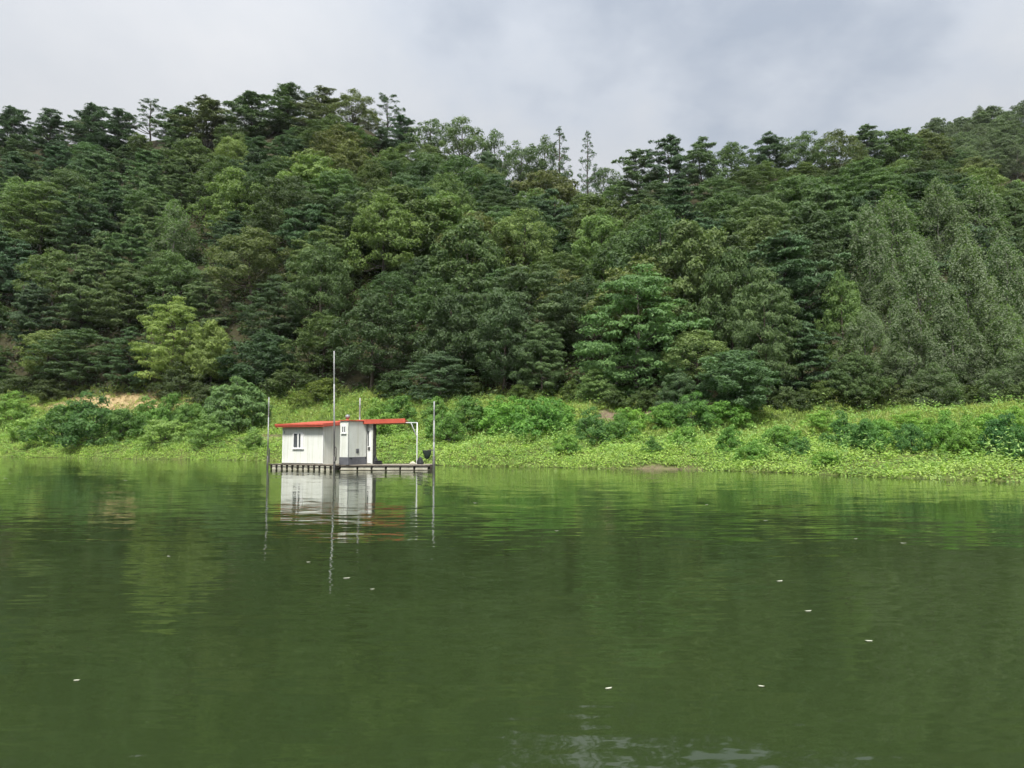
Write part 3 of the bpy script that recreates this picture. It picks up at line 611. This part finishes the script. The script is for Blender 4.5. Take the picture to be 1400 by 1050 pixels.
build_cover('tall_weeds', 'taller leafy weeds in loose patches on the lake bank', 12, 5200, 26, .02, .95, .19, .42, .95, .55,
            [(0.134, 0.248, 0.082), (0.189, 0.328, 0.091), (0.266, 0.428, 0.108), (0.310, 0.451, 0.144)], False, lambda x, y, z, p, t, c: np.clip((c - .35) * 2.2, 0, 1) * np.clip(nodry(x, y, z), 0, 1) * np.clip(t * 8, .25, 1))
build_cover('bank_grass', 'long olive-green grass on the upper lake bank below the trees', 13, 15000, 14, .5, 1.06, .34, .12, .42, .34,
            [(0.189, 0.260, 0.072), (0.255, 0.339, 0.088), (0.333, 0.418, 0.108), (0.355, 0.384, 0.132)], True, lambda x, y, z, p, t, c: np.clip(nodry(x, y, z), .08, 1))
build_cover('dry_grass', 'dry straw-coloured grass on the bare patch at left', 14, 5200, 10, .45, 1.06, .26, .12, .16, .3,
            [(.30, .22, .11), (.38, .30, .16), (.26, .22, .10)], True, lambda x, y, z, p, t, c: patch_mask(DRY, x, y, z) * .85, reach=.0)
build_cover('undergrowth', 'leafy undergrowth between the trunks all over the wooded slope', 15, 18500, 10, .98, 3.9, .42, .6, 1.3, 1.0,
            [(.045, .075, .028), (.06, .10, .034), (.08, .13, .04)], False)

# ------------------------------------------------------------------ the raft with its cabins
def panel_material():
    k = NT('white_panel'); tc = k.n('ShaderNodeTexCoord').outputs['Object']
    n1 = k.n('ShaderNodeTexNoise', {'Vector': tc, 'Scale': 1.6, 'Detail': 6, 'Roughness': .65}).outputs[0]
    mp = k.n('ShaderNodeMapping', {0: tc, 'Scale': (9, 9, .5)}); n2 = k.n('ShaderNodeTexNoise', {'Vector': mp.outputs[0], 'Scale': 1, 'Detail': 4}).outputs[0]
    c = k.ramp(n1, [(.3, (.66, .68, .64)), (.7, (.75, .77, .73))])
    st = k.ramp(n2, [(.45, (1, 1, 1)), (.72, (.86, .86, .80))])
    c = k.n('ShaderNodeMix', {0: 1., 6: c, 7: st}, data_type='RGBA', blend_type='MULTIPLY').outputs[2]
    wv = k.n('ShaderNodeTexWave', {'Vector': tc, 'Scale': 3.2}); 
    b = k.n('ShaderNodeBump', {'Strength': .15, 'Distance': .01, 'Height': wv.outputs[1]})
    return k.out(k.n('ShaderNodeBsdfPrincipled', {'Base Color': c, 'Roughness': .5, 'Specular IOR Level': .3, 'Normal': b.outputs[0]}).outputs[0])
M['panel'] = panel_material()
M['red'] = noise_material('red_roof_paint', (.42, .075, .045), (.53, .115, .075), 2.5, .5)
M['pvc'] = noise_material('white_window_frame', (.74, .75, .74), (.82, .83, .82), 3, .4)
M['glass'] = noise_material('dark_glass', (.035, .04, .045), (.10, .11, .12), 1.2, .08, spec=.6)
M['steel'] = noise_material('galvanised_steel', (.22, .23, .23), (.38, .39, .39), 4, .55, metal=.3)
M['darksteel'] = noise_material('weathered_dark_steel', (.05, .05, .052), (.12, .115, .11), 5, .6, metal=.3)  # steel fittings, and the painted shade on the rear room's side
M['whitesteel'] = noise_material('white_painted_steel', (.55, .57, .57), (.70, .72, .72), 4, .5)
M['wood'] = noise_material('weathered_plank', (.16, .14, .11), (.34, .31, .26), 3, .85, .3, stretch=(.5, 6, 6))
M['bearer'] = noise_material('dark_wet_timber', (.02, .018, .014), (.06, .05, .04), 4, .8, .3)
M['foam'] = noise_material('stained_float_foam', (.34, .32, .24), (.62, .60, .50), 3.5, .8, .3)
M['greybase'] = noise_material('grey_plinth', (.085, .088, .10), (.15, .155, .175), 2.5, .7)
M['black'] = noise_material('black_plastic', (.008, .008, .009), (.025, .025, .027), 6, .5)
M['cloth'] = noise_material('dark_tarp', (.018, .02, .024), (.06, .065, .07), 5, .85, .6)
M['net'] = noise_material('dark_green_net', (.012, .02, .016), (.03, .045, .035), 14, .9, .6)

def bm_mesh(name, bm, mat, bevel=0., smooth=False):
    if bevel: bmesh.ops.bevel(bm, geom=list(bm.edges), offset=bevel, segments=1, affect='EDGES')
    bmesh.ops.recalc_face_normals(bm, faces=bm.faces)
    me = bpy.data.meshes.new(name); bm.to_mesh(me); bm.free(); me.materials.append(mat)
    if smooth:
        for q in me.polygons: q.use_smooth = True
    return me
def box_bm(x0, x1, y0, y1, z0, z1, bm=None):
    bm = bm or bmesh.new()
    v = [bm.verts.new((x, y, z)) for z in (z0, z1) for x, y in ((x0, y0), (x1, y0), (x1, y1), (x0, y1))]
    for f in ((3, 2, 1, 0), (4, 5, 6, 7), (0, 1, 5, 4), (1, 2, 6, 5), (2, 3, 7, 6), (3, 0, 4, 7)): bm.faces.new([v[i] for i in f])
    return bm
def box(name, x0, x1, y0, y1, z0, z1, mat, parent, bevel=.006):
    return link(name, bm_mesh(name, box_bm(x0, x1, y0, y1, z0, z1), M[mat], bevel), parent)
def prism(name, poly, z0, z1, mat, parent, bevel=.006):
    """upright prism; z0 and z1 may be functions of (x, y)"""
    f = lambda z, p: z(*p) if callable(z) else z
    bm = bmesh.new(); a = [bm.verts.new((*p, f(z0, p))) for p in poly]; b = [bm.verts.new((*p, f(z1, p))) for p in poly]; n = len(poly)
    bm.faces.new(a[::-1]); bm.faces.new(b)
    for i in range(n): bm.faces.new((a[i], a[(i + 1) % n], b[(i + 1) % n], b[i]))
    return link(name, bm_mesh(name, bm, M[mat], bevel), parent)
def pipe(name, pts, r, mat, parent, sides=10, taper=1.):
    V, T = tube(pts, np.linspace(r, r * taper, len(pts)), sides); return link(name, np_mesh(name, V, T, M[mat], smooth=True), parent)

AN = math.radians(28); AO = np.array([-13.655, 44.75])
U, W_ = np.array([math.cos(AN), -math.sin(AN)]), np.array([math.sin(AN), math.cos(AN)])
def raft_xy(u, v): return AO + u * U + v * W_
B0 = raft_xy(4.93, 0); BN = math.radians(-2)
def to_local(bu, bv):          # right deck coordinates -> raft coordinates
    q = B0 + bu * np.array([math.cos(BN), -math.sin(BN)]) + bv * np.array([math.sin(BN), math.cos(BN)]) - AO
    return float(q @ U), float(q @ W_)
DECK = .28
raft = empty('floating_raft', (AO[0], AO[1], 0), -AN)
tag(raft, 'long low timber fishing raft floating on pale blocks in the lake', 'raft')
# left deck under the white cabin: planks run from front to back
for i in range(24):
    u0 = i * .202; box('plank', u0 + .006, u0 + .196, .0, 3.9, DECK - .05, DECK + (.004 if i % 3 else -.003), 'wood', raft, .004)
for i in range(13): u = .06 + i * .392; box('bearer', u, u + .075, -.06, 3.7, .02, DECK - .055, 'bearer', raft)
for i in range(12): u = .06 + i * .392; box('float_block', u + .095, u + .372, -.030 + .008 * (i % 3), 3.6, -.2, DECK - .075, 'foam', raft, .03)
box('edge_beam', -.02, 4.86, -.10, -.065, DECK - .065, DECK - .012, 'bearer', raft)
# right deck: same raft, turned towards the shore
def rpoly(b0, b1, v0, v1): return [to_local(b0, v0), to_local(b1, v0), to_local(b1, v1), to_local(b0, v1)]
for i in range(11):
    v0 = i * .2; s = .03 + (v0 + .2) * .60
    prism('plank', rpoly(s, 4.95 - .03 * (i % 2), v0 + .005, v0 + .193), DECK - .05, DECK + (.004 if i % 2 else -.002), 'wood', raft, .004)
prism('edge_beam', rpoly(.06, 5.0, -.085, -.045), DECK - .09, DECK - .02, 'bearer', raft)
prism('edge_beam', rpoly(.06, 5.0, -.085, -.045), -.02, .03, 'bearer', raft)
for i in range(7): b = .2 + i * .76; prism('bearer', rpoly(b, b + .05, -.035 if i in (3, 5) else .03, 2.1), .05, DECK - .055, 'bearer', raft) if i else None
for i in range(6): b = .30 + i * .76; prism('float_block', rpoly(b if i else .12, b + .68, -.04, 1.9), -.2, DECK - .105, 'foam', raft, .03)
prism('end_post', rpoly(4.9, 5.02, -.09, .04), -.05, DECK + .02, 'bearer', raft)

# the mooring poles stand in the lake bed and hold the raft
def pole(u, v, top, r, label, lean=(0, 0), low='steel'):
    x, y = raft_xy(u, v); zb = float(terrain(x, y)) - .3
    e = empty('mooring_pole', (x, y, 0), -AN); tag(e, label, 'pole', 'steel mooring poles of the raft')
    split = top * .72
    f = lambda z: (lean[0] * z, lean[1] * z, z)
    pipe('pole_tube', [f(zb), f(0), f(split * .4), f(split * .56)], r, low, e); pipe('pole_middle', [f(split * .55), f(split)], r * .9, 'steel', e)
    pipe('pole_top', [f(split - .05), f((split + top) / 2), f(top)], r * .8, 'steel', e)
    pipe('sleeve', [f(DECK - .3), f(DECK + .45)], r * 1.45, 'darksteel', e)
    return e
p1 = pole(-.09, -.12, 4.05, .035, 'thin steel pole at the far left corner of the raft', low='darksteel')
ptall = pole(4.80, -.17, 6.42, .046, 'tallest steel pole rising in front of the cabins', lean=(-.022, 0), low='darksteel')
bu, bv = to_local(5.1, -.06)
p3 = pole(bu, bv, 3.70, .05, 'steel pole at the right end of the open deck')
bu, bv = to_local(.62, 3.1)
p4 = pole(bu, bv, 4.05, .05, 'steel pole standing behind the cubicle and its red roof')
pipe('bracket', [(.12, .0, DECK + .05), (.12, .0, 1.05), (.10, 0, 1.15)], .03, 'darksteel', p1); pipe('brace', [(.02, 0, .5), (.12, 0, .78)], .02, 'darksteel', p1)
pipe('bracket', [(.02, -.06, 1.22), (.12, -.07, 1.25), (.17, -.07, 1.18), (.17, -.07, .55), (.02, -.06, .42)], .028, 'darksteel', ptall)
pipe('bracket', [(-.03, 0, 1.05), (-.2, .02, 1.08), (-.45, .04, 1.06)], .022, 'darksteel', p3)

# white cabin with the sliding window
cabin = empty('cabin', (*raft_xy(0, 0), DECK + .006), -AN)
tag(cabin, 'white panel cabin with red-edged roof and small sliding window on the raft', 'cabin')
c0, c1, f0, f1 = .59, 3.55, .32, 3.3
rs = lambda x, y: 2.06 + .075 * (y - f0)                      # the roof climbs towards the back
prism('wall', [(c0, f0), (c1, f0), (c1, f1), (c0, f1)], .0, rs, 'panel', cabin, .012)
rp = [(.30, .02), (3.80, .02), (3.80, 3.5), (.30, 3.5)]
prism('roof', rp, lambda x, y: rs(x, y) + .004, lambda x, y: rs(x, y) + .17, 'red', cabin, .012)
prism('roof_trim', [(.28, -.015), (3.83, -.015), (3.83, .012), (.28, .012)], lambda x, y: rs(x, y) + .10, lambda x, y: rs(x, y) + .20, 'red', cabin, .004)
prism('side_trim', [(3.808, .014), (3.835, .014), (3.835, 3.5), (3.808, 3.5)], lambda x, y: rs(x, y) + .02, lambda x, y: rs(x, y) + .20, 'red', cabin, .004)
x0, x1, z0, z1 = 1.39, 2.17, .86, 1.74
wf = bmesh.new()
for a in ((x0, x1, z1 - .055, z1), (x0, x1, z0, z0 + .055), (x0, x0 + .055, z0 + .055, z1 - .055), (x1 - .055, x1, z0 + .055, z1 - .055), ((x0 + x1) / 2 - .045, (x0 + x1) / 2 + .045, z0 + .055, z1 - .055)):
    box_bm(a[0], a[1], f0 - .05, f0 + .02, a[2], a[3], wf)
wf = link('window', bm_mesh('window_frame', wf, M['pvc']), cabin)
box('pane', x0 + .057, (x0 + x1) / 2 - .047, f0 - .02, f0 - .006, z0 + .057, z1 - .057, 'glass', wf, 0)
box('pane', (x0 + x1) / 2 + .047, x1 - .057, f0 - .028, f0 - .006, z0 + .057, z1 - .057, 'glass', wf, 0)
box('curtain', (x0 + x1) / 2 + .17, x1 - .06, f0 - .034, f0 - .030, z0 + .06, z1 - .06, 'pvc', wf, 0)
box('sill', x0 - .03, x1 + .03, f0 - .075, f0 + .01, z0 - .045, z0 - .004, 'pvc', wf, .004)
box('corner_trim', c0 - .012, c0 + .03, f0 - .012, f0 + .03, .01, 2.0, 'pvc', cabin, .002)
box('corner_trim', c1 - .03, c1 + .012, f0 - .012, f0 + .03, .01, 2.0, 'pvc', cabin, .002)
box('number_plate', c0 + .09, c0 + .15, f0 - .02, f0 - .004, 1.68, 1.84, 'steel', cabin, .002)
box('base_trim', c0 - .015, c1 + .015, f0 - .02, f0 - .003, .0, .05, 'bearer', cabin, .002)

# tall cubicle on a grey plinth, and the door recess behind it
cub = empty('cubicle', (*raft_xy(4.83, .2), DECK + .006), -AN)
tag(cub, 'tall narrow white cubicle on a dark grey plinth beside the tallest pole', 'cubicle')
cw, cdp = .60, 1.52
box('plinth', -.015, cw + .015, -.015, cdp + .015, 0, .40, 'greybase', cub, .01)
box('wall', 0, cw, 0, cdp, .403, 2.35, 'panel', cub, .012)
box('roof', -.05, cw + .06, -.06, cdp + .06, 2.353, 2.405, 'red', cub, .008)
box('corner_trim', cw - .02, cw + .014, -.014, .02, .41, 2.34, 'steel', cub, .003)
box('corner_trim', cw - .02, cw + .014, cdp - .02, cdp + .012, .41, 2.34, 'steel', cub, .003)
fx = bmesh.new(); a0, a1, b0, b1 = .14, .44, 1.70, 2.10
for a in ((a0, a1, b1 - .05, b1), (a0, a1, b0, b0 + .05), (a0, a0 + .045, b0 + .05, b1 - .05), (a1 - .045, a1, b0 + .05, b1 - .05), ((a0 + a1) / 2 - .025, (a0 + a1) / 2 + .025, b0 + .05, b1 - .05)): box_bm(a[0], a[1], -.045, .01, a[2], a[3], fx)
fx = link('window', bm_mesh('vent_window', fx, M['pvc']), cub)
box('pane', a0 + .047, (a0 + a1) / 2 - .027, -.02, -.004, b0 + .052, b1 - .052, 'glass', fx, 0); box('pane', (a0 + a1) / 2 + .027, a1 - .047, -.02, -.004, b0 + .052, b1 - .052, 'glass', fx, 0)
box('sill', a0 - .03, a1 + .03, -.07, .0, b0 - .04, b0 - .004, 'pvc', fx, .003)
gr = box('grille', cw - .01, cw + .018, .62, .88, .62, .86, 'steel', cub, .004)
for i in range(5): box('slat', cw + .02, cw + .03, .64, .86, .645 + i * .042, .665 + i * .042, 'greybase', gr, 0)
for yy in (.16, cdp - .1): box('plinth_clip', cw + .017, cw + .035, yy, yy + .08, .31, .40, 'black', cub, .004)
vent = pipe('vent_pipe', [(.14, .45, 2.38), (.14, .45, 2.50)], .07, 'red', cub)
bm = bmesh.new(); bmesh.ops.create_uvsphere(bm, u_segments=16, v_segments=10, radius=.13)
for q in bm.verts: q.co.z = q.co.z * .95 + 2.60; q.co.x += .14; q.co.y += .45; a = math.atan2(q.co.y - .45, q.co.x - .14); k = 1 + .06 * math.cos(8 * a); q.co.x = .14 + (q.co.x - .14) * k; q.co.y = .45 + (q.co.y - .45) * k
link('vent_ball', bm_mesh('vent_ball', bm, M['steel'], smooth=True), cub)

# rear room with door, under the long red canopy
rear = empty('rear_room', (*raft_xy(3.85, 1.85), DECK + .006), -AN)
tag(rear, 'white rear room with a half-hidden door behind the tall cubicle', 'room')
box('wall', 0, 1.90, 0, .30, .0, 2.24, 'panel', rear, .012)
dr = box('door', 1.55, 1.84, -.035, -.004, .05, 2.0, 'pvc', rear, .004)
box('door_glass', 1.60, 1.68, -.042, -.037, 1.0, 1.82, 'glass', dr, 0)
box('handle', 1.64, 1.78, -.10, -.04, .80, .95, 'darksteel', dr, .01)
box('side_cladding', 1.903, 1.95, .02, .28, .0, 2.2, 'darksteel', rear, .005)  # dark slab paints the shade under the canopy onto this side

can = empty('canopy', (*B0, DECK), -BN)
tag(can, 'long flat red canopy on a white steel frame over the open deck', 'canopy')
kx0, kx1 = .75, 3.42
kz = lambda x, y: 2.24 + .03 * (x - .7) - .02 * (y - 1.0)
prism('roof', [(kx0, 1.0), (kx1, 1.0), (kx1, 2.95), (kx0, 2.95)], lambda x, y: kz(x, y) - .02, lambda x, y: kz(x, y) + .16, 'red', can, .012)
prism('roof_trim', [(kx0, .965), (kx1 + .03, .965), (kx1 + .03, .995), (kx0, .995)], lambda x, y: kz(x, y) - .04, lambda x, y: kz(x, y) + .20, 'red', can, .004)
pipe('rail', [(2.6, 1.5, 2.30), (3.4, 1.5, 2.30), (4.06, 1.5, 2.30)], .03, 'whitesteel', can)
pipe('post', [(4.06, 1.5, .0), (4.06, 1.5, 1.2), (4.06, 1.5, 2.32)], .035, 'whitesteel', can)
pipe('brace', [(3.72, 1.5, 2.28), (4.05, 1.5, 1.5)], .035, 'whitesteel', can)

def on_deck(bu, bv): return tuple(B0 + bu * np.array([math.cos(BN), -math.sin(BN)]) + bv * np.array([math.sin(BN), math.cos(BN)]))
def lump(name, w, d, h, seed, mat, loc, label, cat):
    r = np.random.default_rng(seed); bm = bmesh.new(); bmesh.ops.create_icosphere(bm, subdivisions=3, radius=1)
    ph = r.uniform(0, 6.28, 6)
    for q in bm.verts:
        c = q.co.copy(); k = 1 + .14 * math.sin(3 * c.x + ph[0]) + .12 * math.sin(4 * c.y + 2 * c.z + ph[1]) + .07 * math.sin(9 * c.x - 7 * c.z + ph[2])
        t = max(c.z, -.35) + .35
        q.co = Vector((c.x * w / 2 * k * (1 - .35 * max(c.z, 0)), c.y * d / 2 * k, t / 1.35 * h))
    o = link(name, bm_mesh(name, bm, M[mat], smooth=True)); o.location = loc; tag(o, label, cat); return o
e = empty('battery_box', (*on_deck(2.02, .9), DECK + .006), -BN); tag(e, 'low black box lying on the deck beside the rear door', 'box')
box('case', -.19, .19, -.14, .14, 0, .16, 'black', e, .015); box('lid', -.2, .2, -.15, .15, .163, .20, 'black', e, .01); pipe('carry_handle', [(-.1, 0, .195), (-.09, 0, .24), (.09, 0, .24), (.1, 0, .195)], .012, 'darksteel', e, 6)
lump('tarp_bundle', .36, .34, .42, 3, 'cloth', (*on_deck(4.28, 1.0), DECK + .004), 'dark crumpled tarp bundle near the right end of the deck', 'bundle')
lump('sack', .34, .28, .17, 4, 'foam', (*on_deck(3.88, .9), DECK + .004), 'small pale sack on the deck at the canopy post', 'sack')
lump('cable_coil', .22, .3, .42, 5, 'cloth', (*on_deck(1.80, 1.35), DECK + .004), 'dark gear heap leaning at the foot of the rear wall', 'gear')
nx, ny = on_deck(4.72, .02)
e = empty('keep_net', (nx, ny, 0), -BN); tag(e, 'dark fish keep net hung on the bracket by the right pole', 'net')
V, T = tube([(0, 0, 1.42 - DECK + DECK), (.0, 0, 1.36), (.03, 0, 1.2), (.0, 0, 1.02), (0, 0, .95)], [.17, .19, .15, .10, .02], 10); link('mesh_bag', np_mesh('mesh_bag', V * [1.3, .5, 1] + [-.0, 0, -.37], T, M['net'], smooth=True), e)
th = np.linspace(0, 6.283, 15); pipe('hoop', np.c_[.24 * np.cos(th), .09 * np.sin(th), np.full(15, 1.055)], .014, 'darksteel', e, 5)

# ------------------------------------------------------------------ bits floating on the water
FL = [(8, 654), (14, 661), (110, 653), (172, 657), (422, 769), (474, 791), (509, 806), (105, 931), (231, 761), (1105, 836), (1066, 795), (1047, 712), (1235, 743), (1170, 737), (1041, 939), (832, 942), (1188, 877), (761, 726), (650, 688), (966, 690)]
k = NT('faded_leaf'); q = k.n('ShaderNodeBsdfPrincipled', {'Base Color': (.55, .56, .46, 1), 'Roughness': .6}); lm = k.out(q.outputs[0])
LL = assign([('tiny pale leaf drifting', 'close under the far bank' if py < 670 else 'between bank and cabin reflection' if py < 745 else 'level with the cabin reflection tail' if py < 800 else 'in mid lake' if py < 860 else 'on the near water', px) for px, py in FL])
for i, (px, py) in enumerate(FL):
    r = pix_ray(px, py); d = -CAMH / r[2]; y = r[1] * d; x = r[0] * d; L = .011 * y ** .55 * (.7 + .5 * rng.uniform())
    ang = rng.uniform(-.5, .5); c, s = math.cos(ang), math.sin(ang)
    pts = [(-1, 0, .1), (-.4, .34, .04), (.4, .3, .04), (1, 0, .16), (.4, -.3, .05), (-.4, -.34, .03), (0, 0, .0)]
    V = np.array([(a * c - b * s, a * s + b * c, h) for a, b, h in pts]) * L + [0, 0, .006]
    T = [(6, j, (j + 1) % 6) for j in range(6)]
    V2 = np.concatenate([V, V - [0, 0, .004]]); T2 = T + [(a + 7, c2 + 7, b + 7) for a, b, c2 in T]
    o = link('floating_leaf', np_mesh('floating_leaf', V2, T2, lm)); o.location = (x, y, 0)
    tag(o, LL[i], 'leaf', 'pale leaves drifting on the lake')

# ------------------------------------------------------------------ humid summer air
bm = box_bm(-640, 640, -540, 920, -4.6, 135)
k = NT('humid_air'); v = k.n('ShaderNodeVolumePrincipled', {'Color': (.90, .95, 1, 1), 'Density': .00007, 'Anisotropy': .0})
k.t.links.new(v.outputs[0], k.n('ShaderNodeOutputMaterial').inputs['Volume'])
tag(link('haze', bm_mesh('haze', bm, k.m)), 'thin humid haze over the lake and the wooded hill', 'haze', kind='stuff')
